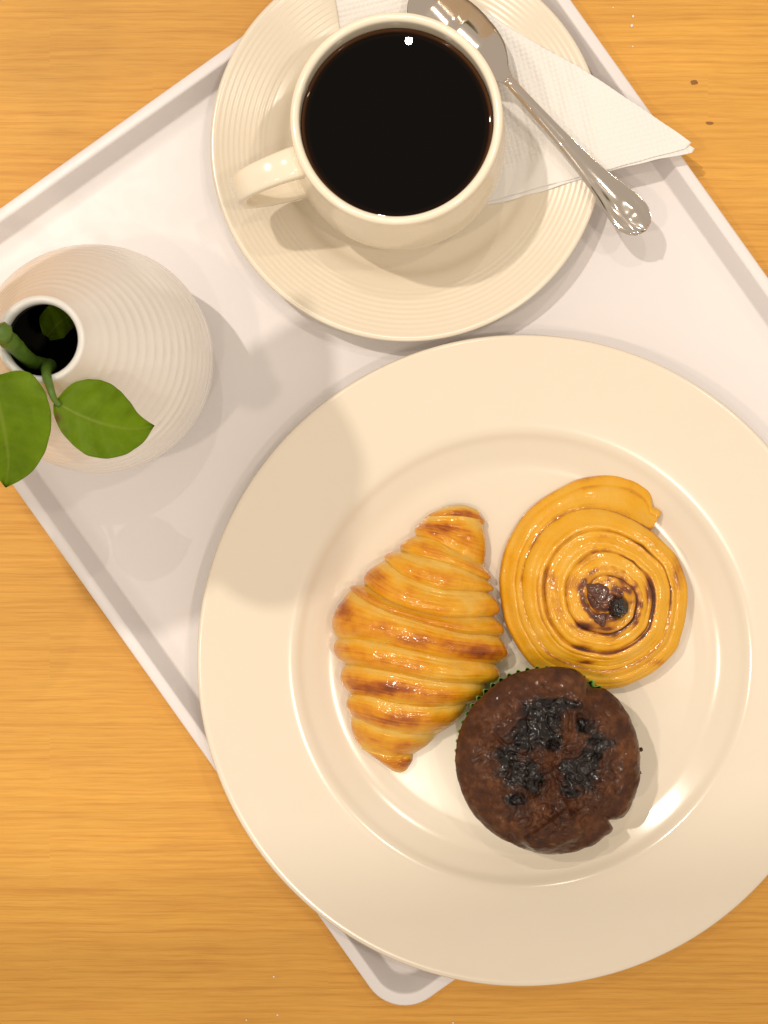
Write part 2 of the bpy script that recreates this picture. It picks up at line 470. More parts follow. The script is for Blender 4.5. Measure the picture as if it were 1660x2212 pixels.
# ------------------------------------------------------------------ napkin
def make_napkin():
    root = empty('napkin', (sc.x, sc.y, TF + 0.006))
    tag(root, 'white embossed paper napkin folded under the cup and teaspoon', 'napkin')
    def sheet(name, TL, TR, BR, BL, lift, seed, thick):
        NU, NV = 150, 90
        top, emb = [], []
        for j in range(NV):
            v = j / (NV - 1)
            for i in range(NU):
                u = i / (NU - 1)
                px = (TL[0] * (1 - u) + TR[0] * u) * (1 - v) + (BL[0] * (1 - u) + BR[0] * u) * v
                py = (TL[1] * (1 - u) + TR[1] * u) * (1 - v) + (BL[1] * (1 - u) + BR[1] * u) * v
                py += 3.0 * math.sin(u * 9 + seed) * (2 * v - 1) + 2.0 * nz(u * 14, v * 3, seed) * abs(2 * v - 1)
                p = at(px, py, 0.020)
                r = (p - Vector((sc.x, sc.y, p.z))).length / CM
                z = saucer_top(min(r, 7.6))
                # paper is stiff: it bridges the step of the well
                bridge = 0.70 + 0.245 * max(0, r - 4.5)
                z = max(z, min(bridge, 1.46) if 4.5 < r < 6.5 else 0)
                if r > 7.6: z = 1.745 + 0.035 * (r - 7.6) - 0.022 * max(0, r - 8.5) ** 2
                z += lift + 0.035 * nz(u * 5, v * 3, seed) * sm(4.6, 6, r) + 0.02
                crease = 0.05 * math.exp(-((u - 0.70 + 0.12 * v) / 0.02) ** 2) * sm(4.6, 5.5, r)
                top.append(Vector((p.x, p.y, TF + (z + crease) * CM)))
                border = sm(60, 90, 430 - py + (px - 1085) * -0.24) if px < 1255 else 1.0
                border = max(border, sm(1235, 1290, px))
                emb.append(border * sm(0.0, 0.02, 1 - v) * sm(0, 0.015, v) * sm(0, .015, 1 - u))
        nT = len(top)
        bot = [p - Vector((0, 0, thick)) for p in top]
        f = [tuple(reversed(q)) for q in grid_faces(NU, NV)]
        f2 = [tuple(reversed(q)) for q in [tuple(reversed([a + nT for a in g])) for g in grid_faces(NU, NV)]]
        f2 = [tuple(a + nT for a in g) for g in grid_faces(NU, NV)]
        ring = list(range(NU)) + [j * NU + NU - 1 for j in range(1, NV)] + [(NV - 1) * NU + i for i in range(NU - 2, -1, -1)] + [j * NU for j in range(NV - 2, 0, -1)]
        side = [(ring[k], ring[(k + 1) % len(ring)], ring[(k + 1) % len(ring)] + nT, ring[k] + nT) for k in range(len(ring))]
        off = root.location
        o = mesh_obj(name, [p - off for p in top + bot], f + f2 + side, M['napkin'], root)
        attr(o, 'emboss', emb + emb)
        return o
    sheet('lower_fold', (705, -205), (1500, 322), (1494, 333), (812, 488), 0.03, 3.3, 0.0004)
    sheet('upper_fold', (692, -212), (1492, 309), (1480, 325), (802, 492), 0.10, 1.1, 0.0004)
make_napkin()

# ------------------------------------------------------------------ teaspoon
def make_spoon():
    e0 = np.array((1392., 503.)); nk = np.array((1080., 161.))
    d = (nk - e0) / np.linalg.norm(nk - e0); pr = np.array((-d[1], d[0]))   # to the lower left
    W = [(0, 0.5), (3, 14), (9, 24), (20, 33), (38, 40), (60, 41.5), (88, 38), (130, 29.5), (190, 22), (270, 16.5), (350, 13.5), (415, 12), (440, 13), (458, 22), (478, 40),
         (505, 58), (540, 70), (580, 75), (620, 72), (660, 60), (690, 42), (708, 22), (715, 1)]
    Z = [(0, 2.62), (60, 2.58), (150, 2.50), (260, 2.48), (360, 2.62), (430, 2.66), (470, 2.45), (540, 2.25), (620, 2.22), (680, 2.30), (715, 2.40)]
    D = [(0, 0), (440, 0), (475, 0.18), (530, 0.50), (600, 0.58), (670, 0.32), (715, 0.0)]
    OFF = [(0, 0), (440, 0), (560, -16), (715, -22)]
    fn = lambda tab, x: float(np.interp(x, [a for a, b in tab], [b for a, b in tab]))
    Wc = catmull(W, 400)
    wf = lambda x: float(np.interp(x, Wc[:, 0], Wc[:, 1]))
    root = empty('teaspoon', at(1230, 330, 0.024))
    tag(root, 'stainless steel teaspoon lying across the napkin beside the cup', 'spoon')
    def piece(name, a, b, n):
        NC = 21
        top, bot = [], []
        for i in range(n):
            e = a + (b - a) * i / (n - 1)
            w = max(wf(e), 0.3); zc = fn(Z, e); dp = fn(D, e)
            c = e0 + d * e + pr * fn(OFF, e)
            th = 0.10 if e < 440 else 0.07
            for j in range(NC):
                s = -1 + 2 * j / (NC - 1)
                q = c + pr * (w * s)
                p = at(q[0], q[1], zc * CM)
                if e < 440:
                    # fiddle end: raised edge bead and shallow hollow
                    endk = 1 - sm(60, 200, e)
                    crown = (0.10 * (1 - abs(s) ** 2.4)) * (1 - 0.35 * endk) + endk * (0.15 * (1 - s * s) - 0.05 * math.exp(-((abs(s) - 0.55) / 0.16) ** 2) - 0.10 * gauss(e, s * 40, 48, 0, 26, 22))
                    zt = zc + crown
                else:
                    zt = zc - dp * (1 - abs(s) ** 2.2)
                edge = th * (1 - abs(s) ** 6)
                top.append(Vector((p.x, p.y, TF + (zt - 0.36) * CM + 0.0036)))
                bot.append(Vector((p.x, p.y, TF + (zt - edge - 0.02 - 0.36) * CM + 0.0036)))
        nT = len(top)
        f = [tuple(reversed(q)) for q in grid_faces(NC, n)] + [tuple(x + nT for x in q) for q in grid_faces(NC, n)]
        ring = list(range(NC)) + [j * NC + NC - 1 for j in range(1, n)] + [(n - 1) * NC + i for i in range(NC - 2, -1, -1)] + [j * NC for j in range(n - 2, 0, -1)]
        f += [(ring[k], ring[k - 1], ring[k - 1] + nT, ring[k] + nT) for k in range(len(ring))]
        return mesh_obj(name, [p - root.location for p in top + bot], f, M['steel'], root)
    piece('handle', 0, 441, 110)
    piece('bowl', 440, 715, 70)
make_spoon()

# ------------------------------------------------------------------ vase and plant
VX, VY = -12.8 * CM, 4.52 * CM
vo = catmull([(2.7, 0.0), (2.95, 0.06), (3.3, 0.35), (3.95, 1.5), (4.32, 3.0), (4.34, 4.3), (4.0, 6.0), (3.38, 7.7), (2.66, 9.3), (2.05, 10.6), (1.66, 11.4), (1.50, 11.8)], 200)
vp = []
for r, z in vo:
    k = sm(1.0, 1.8, z) * (1 - sm(10.9, 11.4, z))
    vp.append((r + 0.017 * k * (1 - abs(math.sin(z / 0.47 * math.pi)) ** 0.8 * 1.6), z))
vp += [tuple(p) for p in catmull([(1.47, 11.92), (1.43, 12.02), (1.34, 12.06), (1.25, 12.02), (1.20, 11.92)], 14)]
vase = empty('bud_vase', (VX, VY, TF))
tag(vase, 'white ridged ceramic bud vase with narrow mouth holding a cutting', 'vase')
lathe('vase_body', [(0, 0.05), (2.5, 0.05)] + vp + [(1.185, 11.8), (1.20, 11.55)], 168, M['vase'], vase, caps=False)
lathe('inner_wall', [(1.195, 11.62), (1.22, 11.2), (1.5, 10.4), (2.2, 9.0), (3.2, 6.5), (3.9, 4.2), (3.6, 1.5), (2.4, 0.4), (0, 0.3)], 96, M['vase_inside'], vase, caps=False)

def tube(name, pts, radii, mat, parent, nc=14, n=40, jitter=0):
    P = catmull([tuple(p) for p in pts], n); rr = np.interp(np.linspace(0, 1, n), np.linspace(0, 1, len(radii)), radii)
    verts = []
    side = Vector((0.3, 0.2, 1)).normalized()
    for i in range(n):
        t = Vector(P[min(i + 1, n - 1)] - P[max(i - 1, 0)]).normalized()
        a = t.cross(side).normalized(); b = a.cross(t).normalized()
        for j in range(nc):
            th = 2 * math.pi * j / nc
            verts.append(Vector(P[i]) + (a * math.cos(th) + b * math.sin(th)) * rr[i] * (1 + jitter * nz(i * .4, j * .8)))
    f = grid_faces(nc, n, True); f.append(tuple(reversed(range(nc)))); f.append(tuple(range((n - 1) * nc, n * nc)))
    return mesh_obj(name, verts, f, mat, parent)

def Z4(x, y): return (x * 0.3091, 486 + y * 0.3091)

plant = empty('pothos_cutting', (VX, VY, TF + 0.08))
tag(plant, 'green leafy plant cutting standing in the white ridged vase', 'plant')
PL = plant.location
def rel(p): return Vector(p) - PL

def leaf(name, axis, outline, zfun, wilt=None, fold=0.10, parent=plant):
    """axis: midrib polyline base->tip in grid units, outline: list of (t, left, right) half widths in grid units"""
    NT_, NS = 60, 31
    A = catmull(axis, NT_)
    tt = np.linspace(0, 1, NT_)
    L = np.interp(tt, [o[0] for o in outline], [o[1] for o in outline]); Rr = np.interp(tt, [o[0] for o in outline], [o[2] for o in outline])
    k = np.ones(5) / 5
    L = np.r_[L[0], np.convolve(L, np.ones(3) / 3, 'same')[1:-1], L[-1]]; Rr = np.r_[Rr[0], np.convolve(Rr, np.ones(3) / 3, 'same')[1:-1], Rr[-1]]
    top, vein, wl = [], [], []
    for i in range(NT_):
        d = A[min(i + 1, NT_ - 1)] - A[max(i - 1, 0)]; d = d / np.linalg.norm(d)
        nrm = np.array((-d[1], d[0]))
        for j in range(NS):
            s = -1 + 2 * j / (NS - 1)
            w = L[i] if s < 0 else Rr[i]
            # near the base the lobes sweep back
            back = -0.22 * (abs(s) ** 1.6) * w * max(0, 1 - tt[i] * 3.2)
            q = A[i] + nrm * (w * s) + d * back
            z = zfun(tt[i], s)
            z += fold * CM * abs(s) ** 1.5 + 0.03 * CM * math.sin(tt[i] * 26 + abs(s) * -6) * abs(s) + 0.05 * CM * nz(tt[i] * 4, s * 2, 3)
            p = at(q[0], q[1], z)
            top.append(rel(p))
            mid = math.exp(-(s * w / 1.6) ** 2) * (1 - 0.6 * tt[i])
            lat = (0.5 + 0.5 * math.cos((tt[i] * 8.5 - abs(s) * 1.5) * 2 * math.pi)) ** 14
            vein.append(min(1, 0.8 * mid + 0.14 * lat))
            wl.append(wilt(q[0], q[1]) if wilt else 0)
    nT = len(top)
    bot = [p - Vector((0, 0, 0.0006)) for p in top]
    f = grid_faces(NS, NT_) ; f2 = [tuple(x + nT for x in reversed(g)) for g in f]
    ring = list(range(NS)) + [j * NS + NS - 1 for j in range(1, NT_)] + [(NT_ - 1) * NS + i for i in range(NS - 2, -1, -1)] + [j * NS for j in range(NT_ - 2, 0, -1)]
    side = [(ring[k], ring[k - 1], ring[k - 1] + nT, ring[k] + nT) for k in range(len(ring))]
    o = mesh_obj(name, top + bot, f + f2 + side, M['leaf'], parent)
    attr(o, 'vein', vein + vein); attr(o, 'wilt', wl + wl)
    return o

# right-hand leaf
b1 = Z4(388, 1238); t1 = Z4(1080, 1402)
l1 = leaf('leaf', [b1, Z4(560, 1330), Z4(760, 1400), Z4(940, 1425), t1],
     [(0, 2, 6), (0.04, 30, 20), (0.10, 58, 32), (0.2, 78, 50), (0.32, 88, 66), (0.45, 88, 76), (0.6, 78, 72), (0.75, 56, 55), (0.88, 28, 28), (0.95, 11, 11), (1, 0.5, 0.5)],
     lambda t, s: (12.6 - 0.5 * t - 1.2 * t * t) * CM,
     wilt=lambda x, y: 0.9 * gauss(x, y, *Z4(405, 1350), 9, 12) + 0.5 * gauss(x, y, *Z4(450, 1440), 6, 6) * (nz(x * .3, y * .3) > 0))
l1["label"] = 'small oval leaf with a browned nick at its base'
# left-hand leaf
leaf('leaf', [Z4(-70, 1085), Z4(-10, 1250), Z4(35, 1450), Z4(60, 1650), Z4(40, 1835)],
     [(0, 20, 8), (0.05, 62, 66), (0.12, 88, 84), (0.25, 104, 98), (0.4, 106, 103), (0.55, 98, 92), (0.7, 80, 68), (0.84, 50, 38), (0.94, 22, 15), (1, 0.5, 0.5)],
     lambda t, s: (13.0 - 0.4 * t - 1.6 * t * t) * CM, fold=0.16)
# leaf sunk in the mouth
l3 = leaf('leaf', [Z4(330, 780), Z4(420, 680), Z4(520, 640), Z4(560, 760)],
     [(0, 10, 10), (0.2, 40, 30), (0.5, 46, 26), (0.8, 30, 16), (1, 1, 1)],
     lambda t, s: (7.6 + 1.5 * t) * CM, wilt=lambda x, y: 0.95 * gauss(x, y, *Z4(520, 725), 12, 9))
l3["label"] = 'curled leaf with brown tip sunk inside the vase mouth'
tube('stem', [rel(at(*Z4(-120, 690), 0.137)), rel(at(*Z4(10, 765), 0.132)), rel(at(*Z4(110, 850), 0.124)), rel(at(*Z4(220, 950), 0.112)), rel(at(*Z4(360, 985), 0.095))],
     [0.0026, 0.0030, 0.0026, 0.0024, 0.0022], M['stem'], plant, jitter=.12)
nd = tube('stem_node', [rel(at(*Z4(-15, 705), 0.137)), rel(at(*Z4(10, 745), 0.136)), rel(at(*Z4(32, 790), 0.133))], [0.0024, 0.0037, 0.0026], M['stem'], plant, n=14, jitter=.15)
tube('petiole', [rel(at(*Z4(345, 985), 0.103)), rel(at(*Z4(325, 1030), 0.122)), rel(at(*Z4(350, 1130), 0.128)), rel(at(*Z4(380, 1215), 0.1275)), rel(at(*Z4(420, 1262), 0.1262))],
     [0.0026, 0.0022, 0.0017, 0.0014, 0.0009], M['stem'], plant)
tube('petiole', [rel(at(*Z4(-60, 740), 0.135)), rel(at(*Z4(-110, 900), 0.138)), rel(at(*Z4(-95, 1030), 0.136)), rel(at(*Z4(-66, 1100), 0.1312))],
     [0.0024, 0.0020, 0.0016, 0.0012], M['stem'], plant)

# unseen leaves and stem added to throw soft shade on tray and plate
def shade_leaf(cx, cy, cz, ang, L, W, pitch):
    NT_, NS = 30, 15
    vs = []
    ca, sa = math.cos(R(ang)), math.sin(R(ang))
    for i in range(NT_):
        t = i / (NT_ - 1)
        w = W * (math.sin(math.pi * min(1, t ** 0.62)) ** 0.75) * 0.5 + 0.02
        for j in range(NS):
            q = -1 + 2 * j / (NS - 1)
            lx, ly = t * L - 0.5 * L, w * q
            z = cz + pitch * (t - .5) * L + 0.25 * abs(q) ** 1.5 + 0.2 * math.sin(t * 5 + cx)
            vs.append(rel(Vector(((cx + lx * ca - ly * sa) * CM, (cy + lx * sa + ly * ca) * CM, z * CM))))
    n = len(vs); vs += [v - Vector((0, 0, 0.0006)) for v in vs]
    f = grid_faces(NS, NT_); f2 = [tuple(x + n for x in reversed(g)) for g in f]
    ring = list(range(NS)) + [j * NS + NS - 1 for j in range(1, NT_)] + [(NT_ - 1) * NS + i for i in range(NS - 2, -1, -1)] + [j * NS for j in range(NT_ - 2, 0, -1)]
    side = [(ring[k], ring[k - 1], ring[k - 1] + n, ring[k] + n) for k in range(len(ring))]
    o = mesh_obj('leaf', vs, f + f2 + side, M['leaf'], plant)  # unseen leaf, added for its shadow
    attr(o, 'vein', [0.0] * (2 * n)); attr(o, 'wilt', [0.0] * (2 * n))
for a in ((-18.6, 8.4, 15.0, 150, 6.4, 4.6, .1), (-20.8, 12.2, 16.0, 100, 6.6, 4.8, -.1), (-23.2, 8.6, 15.6, 200, 6.0, 4.4, .15), (-17.3, 12.3, 15.2, 60, 5.6, 4.0, -.1),
          (-16.9, 7.3, 15.6, 35, 6.2, 5.4, .0), (-17.0, 10.2, 16.2, 95, 6.6, 5.2, .05), (-20.0, 6.4, 15.2, 10, 6.6, 4.6, .05),
          (-22.0, 7.2, 16.4, 30, 7.0, 5.6, .0), (-20.2, 9.6, 15.8, 130, 7.0, 5.6, .0), (-24.2, 10.4, 16.6, 70, 6.4, 5.0, .05), (-17.6, 9.0, 17.2, 160, 6.0, 5.4, .0)):
    shade_leaf(a[0] + 2.5, a[1] - 0.5, a[2] + 13.3, *a[3:])
tube('stem', [rel(at(*Z4(-100, 700), 0.1365)), rel((-0.178, 0.070, 0.150)), rel((-0.195, 0.080, 0.20)), rel((-0.180, 0.084, 0.255)), rel((-0.166, 0.083, 0.292))], [0.0035, 0.003, 0.0025, 0.0015], M['stem'], plant)  # unseen stem added to carry the shade-casting leaves

# ------------------------------------------------------------------ croissant
def Z1(x, y): return (675 + x * 0.2930, 1053 + y * 0.2930)
def make_croissant():
    root = empty('croissant', at(*Z1(760, 1100), WELL))
    tag(root, 'golden glazed croissant of rolled layers lying on the cream plate', 'croissant')
    B = [[(930, 160), (1040, 138), (1140, 145), (1235, 178)],
         [(820, 225), (980, 225), (1130, 240), (1275, 275)],
         [(745, 340), (900, 385), (1060, 470), (1275, 575)],
         [(630, 455), (790, 500), (1080, 585), (1318, 690)],
         [(500, 515), (660, 640), (950, 745), (1335, 775)],
         [(345, 690), (520, 815), (760, 905), (1060, 960), (1375, 945)],
         [(230, 740), (470, 880), (760, 985), (1080, 1070), (1425, 1105)],
         [(140, 1090), (400, 1120), (700, 1190), (1040, 1265), (1400, 1300)],
         [(195, 1290), (400, 1322), (700, 1385), (1000, 1440), (1340, 1450)],
         [(235, 1505), (400, 1530), (620, 1590), (880, 1615), (1200, 1595)],
         [(262, 1680), (400, 1735), (600, 1795), (790, 1820), (960, 1808)],
         [(335, 1900), (470, 1950), (600, 1975), (760, 1965)],
         [(560, 2070), (620, 2088), (670, 2085), (715, 2060)]]
    NA, NV = 110, 44
    for k in range(len(B) - 1):
        b0 = catmull(B[k], 101); b1 = catmull(B[k + 1], 101)
        verts, bake = [], []
        tip = k in (0, len(B) - 2)
        for iv in range(NV):
            v = -0.10 + 1.20 * iv / (NV - 1)
            vv = min(max(v, 0), 1)
            prof = max(0.0, math.sin(math.pi * min(max((v + 0.06) / 1.10, 0), 1) ** 1.45)) ** 0.62
            A = b0 * (1 - v) + b1 * v
            wv = np.linalg.norm((b0 * (1 - vv) + b1 * vv)[0] - (b0 * (1 - vv) + b1 * vv)[-1])
            Hh = min(0.0115 * wv * 0.16, 2.15) * CM * (0.95 if not tip else 0.8)
            Hh = max(Hh, 0.006)
            bul = 0.83 + 0.19 * prof
            if tip:
                end = v if k else 1 - v
                bul *= math.sqrt(max(0.02, 1 - max(0, end) ** 3 * 0.85)) if end > 0 else 1
            zc = WELL + 0.5 * min(Hh, 0.014) + 0.001
            for ia in range(NA):
                th = math.radians(-42 + 264 * ia / (NA - 1))
                cx = -math.cos(th); szn = math.sin(th)
                u = 0.5 + 0.5 * math.copysign(abs(cx) ** 0.92, cx)
                q = A[0] * 0 + np.array([np.interp(u, np.linspace(0, 1, 101), A[:, 0]), np.interp(u, np.linspace(0, 1, 101), A[:, 1])])
                mid = A[50]
                # layers differ in girth, edges are ragged
                wob = 1 + 0.035 * nz(k * 3.7, u * 4, 1) + 0.05 * nz(k * 5.3 + 1.7, 2.5 if u > .5 else 8.5) * abs(cx) ** 3 + 0.02 * nz(k * 9.1 + 5, u * 11, v * 2)
                q = mid + (q - mid) * (0.885 + 0.135 * prof) * wob
                zz = zc + Hh * szn * bul * wob
                w3 = Z1(*q)
                stn = nz(u * 3.5 + k, v * 9 + u * 1.5 + k * 20, 2); st = 0.05 * min(stn, 0.12) * CM * max(szn, 0) * (1 - 0.6 * prof) + 0.022 * nz(u * 9, v * 13 + k * 7, 4) * CM * max(szn, 0) + 0.07 * nz(q[0] * .010, q[1] * .012, 7) * CM * max(szn, 0)
                p = at(w3[0], w3[1], min(max(zz, WELL + 0.0004), 0.05))
                p.z = max(zz + st, WELL + 0.0003)
                verts.append(p - root.location)
                n1 = nz(q[0] * .0065, q[1] * .008, 3.3) * 0.5 + nz(q[0] * .02, q[1] * .024, 8) * 0.22
                lam = nz(u * 5 + k * 2.3, v * 17 + u * 2 + k * 11, 6)
                p.z += 0.016 * lam * CM * max(szn, 0)
                verts[-1].z = p.z - root.location.z
                bk = 0.33 + 0.16 * lam + 0.40 * n1 + 0.42 * (prof - 0.72) - 0.10 * min(stn, 0)
                bk -= 0.26 * (1 - sm(0.02, 0.40, v + 0.10 * nz(q[0] * .012, k * 3.0, 5)))        # stretched pale dough beside each fold
                x, y = q
                bk += 0.45 * gauss(x, y, 1250, 1230, 190, 75) + 0.4 * gauss(x, y, 520, 1480, 300, 60) + 0.35 * gauss(x, y, 230, 840, 70, 130) \
                    + 0.42 * gauss(x, y, 1000, 275, 170, 60) + 0.35 * gauss(x, y, 660, 2040, 130, 70) + 0.35 * gauss(x, y, 1150, 180, 120, 45) \
                    + 0.28 * gauss(x, y, 600, 1720, 200, 60) + 0.25 * gauss(x, y, 480, 650, 120, 60) + 0.25 * gauss(x, y, 900, 1140, 260, 90) \
                    - 0.22 * gauss(x, y, 1100, 1380, 260, 60) - 0.2 * gauss(x, y, 1150, 850, 250, 120) - 0.15 * gauss(x, y, 900, 560, 180, 60) - 0.18 * gauss(x, y, 1200, 1060, 200, 40)
                if szn < 0.15: bk += 0.2 * (0.15 - szn)
                bake.append(min(max(bk, 0.0), 1.0))
        f = [tuple(reversed(g)) for g in grid_faces(NA, NV)]
        f.append(tuple(range(NA))); f.append(tuple(reversed(range((NV - 1) * NA, NV * NA))))
        o = mesh_obj('dough_fold', verts, f, M['croissant'], root)
        attr(o, 'bake', bake)
make_croissant()

# ------------------------------------------------------------------ spiral danish
def Z2(x, y): return (1053 + x * 0.2928, 999 + y * 0.2928)
def make_danish():
    root = empty('spiral_danish', at(*Z2(850, 950), WELL))
    tag(root, 'round yellow spiral pastry with raisin at its centre', 'pastry')
    cx, cy = 880., 1010.
    out = [(1212, 500), (1290, 580), (1390, 685), (1440, 800), (1470, 920), (1462, 1100), (1422, 1280), (1385, 1385), (1280, 1500), (1150, 1590), (1000, 1655), (850, 1675),
           (680, 1650), (500, 1600), (360, 1525), (280, 1440), (200, 1310), (140, 1180), (108, 1000), (100, 850), (130, 680), (190, 540), (280, 400), (400, 290), (560, 195), (700, 130),
           (900, 100), (1050, 115), (1165, 168), (1225, 245), (1232, 330)]
    O = catmull(out, 600)
    dx, dy = O[:, 0] - cx, O[:, 1] - cy
    phi0 = math.atan2(out[0][1] - cy, out[0][0] - cx)
    ps = np.unwrap(np.arctan2(dy, dx)) - phi0
    psi = ps / (2 * math.pi)
    Ro = np.hypot(dx, dy)
    order = np.argsort(psi)
    psi, Ro = psi[order], Ro[order]
    C = 4.35
    P = 1.0
    S1 = Ro[0] * (C + 1) / C
    R84 = float(np.interp(0.84, psi, Ro))
    S = np.array([r if p < 0.84 else R84 + (S1 - R84) * sm(0.84, 1.0, p) for p, r in zip(psi, Ro)])
    TOT = C + 1
    def rad(Th, ps_):
        Rout = float(np.interp(ps_, psi, Ro if Th >= C else S))
        return Rout * (max(Th, 0) / (C + ps_)) ** P
    NTH, NF = 1000, 34
    verts, bake, = [], []
    for i in range(NTH):
        Th = 0.12 + (TOT - 0.12) * i / (NTH - 1)
        ps_ = (Th - C) % 1.0
        if i == NTH - 1: ps_ = 1.0
        ang = phi0 + ps_ * 2 * math.pi
        ro = rad(Th, ps_)
        ri = rad(Th - 1, ps_) if Th > 1 else 0.0
        wv = (16 * nz(Th * 3.1, 2.2) + 8 * nz(Th * 8, 5.1)) * (1 - 0.6 * sm(C - .8, C, Th))
        last = sm(C - 0.1, C + 0.12, Th)
        tail = sm(TOT - 0.06, TOT, Th)
        for j in range(NF):
            f = -0.30 + 1.30 * j / (NF - 6) if j < NF - 5 else 1.0
            r = ri + (ro - ri) * f
            drop = 0
            if j >= NF - 5:
                q = (j - (NF - 6)) / 5.0
                r = ro + (9 * math.sin(q * math.pi * 0.9) if Th > C - 0.05 else -3 * q)
                drop = q
            rn = r / 700.0
            l1 = math.exp(-((f - 0.36 - 0.10 * nz(Th * 1.9, 61)) / 0.035) ** 2) * sm(-0.1, 0.3, nz(Th * 2.7, 62)); l2 = math.exp(-((f - 0.70 - 0.10 * nz(Th * 2.1, 63)) / 0.035) ** 2) * sm(-0.1, 0.3, nz(Th * 3.1, 64))
            x_ = lambda: cx + r * math.cos(ang)
            y_ = lambda: cy + r * math.sin(ang)
            dome = 1.85 - 0.75 * rn ** 2 - 0.25 * sm(0.75, 1.1, rn)
            rid = 1 - abs(2 * min(max(f, 0), 1) - 1.0) ** (7 + 4 * nz(Th * 1.7, 3.3))
            z = dome - 0.06 + 0.06 * rid + 0.05 * (0.5 - f) * (1 if Th < C else 0.3) + 0.10 * nz(Th * 0.9, 8.8) * (f - .5) - (0.16 * sm(0.0, 0.3, -f) if f < 0 else 0)
            z += 0.025 * nz(f * 4 + Th * 0.25, Th * 2.2, 4) + 0.07 * nz(Th * 4, f * 2, 9) + 0.08 * nz(x_() * .007, y_() * .007, 5)
            # cut laminations running with the coil
            z -= 0.05 * max(0, nz(f * 4.5, Th * 2.2, 14)) ** 0.8 * (0.5 + nz(Th * 1.3, 4.4))
            z -= 0.10 * tail + 0.05 * (l1 + l2)
            z = (z - 0.05 * drop if Th < C - 0.05 else z * (1 - drop) ** 0.6) if drop else z
            rr = r + wv * min(1, r / 200)
            x, y = cx + rr * math.cos(ang), cy + rr * math.sin(ang)
            w3 = Z2(x, y)
            zz = WELL + max(z, 0.03) * CM
            p = at(w3[0], w3[1], WELL + 0.010); p.z = zz
            verts.append(p - root.location)
            seam = math.exp(-((f - 0.0) / 0.09) ** 2) + (math.exp(-((f - 1.0) / 0.11) ** 2) if Th < C else 0)
            sn = 0.5 + 0.7 * nz(Th * 3.3, 7.7) + 0.4 * nz(Th * 11, 1.7)
            bk = 0.22 + 0.20 * nz(x * .006, y * .006, 2) + 0.06 * nz(f * 5 + 3, Th * 2.6, 6) + 0.22 * seam
            bk += (l1 + l2) * (0.14 + 0.2 * sm(0.3, 0.9, sn))
            bk += 0.42 * seam * sm(0.30, 0.80, sn) * (1 - 0.45 * sm(3.6, 4.6, Th))
            bk += 0.20 * max(0, nz(f * 5.5, Th * 2.6, 14)) + 0.30 * max(0, nz(f * 10, Th * 3.0, 24) - 0.25)
            cin = 0.9 * nz(Th * 3.5, f * 2.4, 41) + 0.35 * nz(x * .02, y * .02, 42)
            bk += sm(-0.25, 0.35, cin) * 0.62 * gauss(x, y, 900, 1030, 250, 200) + 0.3 * sm(0.15, 0.5, cin) * gauss(x, y, 880, 1010, 480, 480) + 0.40 * gauss(x, y, 880, 1000, 160, 110) + 0.45 * gauss(x, y, 820, 1160, 110, 60) + 0.55 * gauss(x, y, 1175, 940, 40, 90) + 0.45 * gauss(x, y, 690, 1190, 70, 30) \
                + 0.35 * gauss(x, y, 440, 820, 50, 70) + 0.3 * gauss(x, y, 640, 880, 60, 60) + 0.55 * gauss(x, y, 720, 1465, 70, 18) + 0.35 * gauss(x, y, 700, 1350, 80, 25) \
                + 0.2 * gauss(x, y, 1380, 860, 30, 160) + 0.3 * gauss(x, y, 1240, 1470, 90, 30)
            bk += 0.20 * drop + 0.10 * sm(0.8, 1.0, f) * (Th > C)
            bake.append(min(max(bk, 0), 1))
    nu = NF
    F_ = [tuple(reversed(g)) for g in grid_faces(nu, NTH)]
    # close the cut end of the coil with a floor-to-top cap
    base = len(verts)
    lastrow = [(NTH - 1) * nu + j for j in range(nu)]
    for j in lastrow:
        v = verts[j].copy(); v.z = 0.0004
        a = Vector((0.0006, 0.0002, 0)); verts.append(v); bake.append(0.55)
    for j in range(nu - 1):
        F_.append((lastrow[j], lastrow[j + 1], base + j + 1, base + j))
    # inner wall of the first turn keeps the strip solid
    o = mesh_obj('dough_coil', verts, F_, M['danish'], root)
    attr(o, 'bake', bake)
    # brown filling and raisin
    def blob(name, X, Y, rx, ry, h, z0, mat, seed, rot=0, n=40, m=16, amp=.25, wr=0.0):
        vs = []
        for i in range(m):
            e = i / (m - 1) * math.pi * 0.5
            for j in range(n):
                a = 2 * math.pi * j / n
                k = 1 + amp * nz(math.cos(a) * 1.3 + seed, math.sin(a) * 1.3, seed)
                rr = math.cos(e) ** 0.8 if i < m - 1 else 0.0
                lx, ly = rx * rr * k * math.cos(a), ry * rr * k * math.sin(a)
                x = X + lx * math.cos(rot) - ly * math.sin(rot); y = Y + lx * math.sin(rot) + ly * math.cos(rot)
                z = z0 + h * math.sin(e) * (1 + wr * nz(lx * .06, ly * .06, seed)) + wr * h * 0.6 * math.sin(lx * .11 + 3 * nz(lx * .03, ly * .03, seed)) * math.sin(e)
                w3 = Z2(x, y); p = at(w3[0], w3[1], WELL + z0 * CM); p.z = WELL + z * CM
                vs.append(p - root.location)
        f = [g for g in grid_faces(n, m, True)]
        return mesh_obj(name, vs, f, mat, root)
    blob('filling', 850, 970, 118, 66, 0.17, 1.76, M['jam'], 1.0, 0.5, amp=.6, wr=.3)
    blob('filling', 840, 1160, 55, 44, 0.15, 1.74, M['jam'], 4.0, 0.2, amp=.5, wr=.3)
    blob('raisin', 965, 1072, 74, 88, 0.55, 1.74, M['raisin'], 8.0, 0.25, amp=.18, wr=.22)
make_danish()

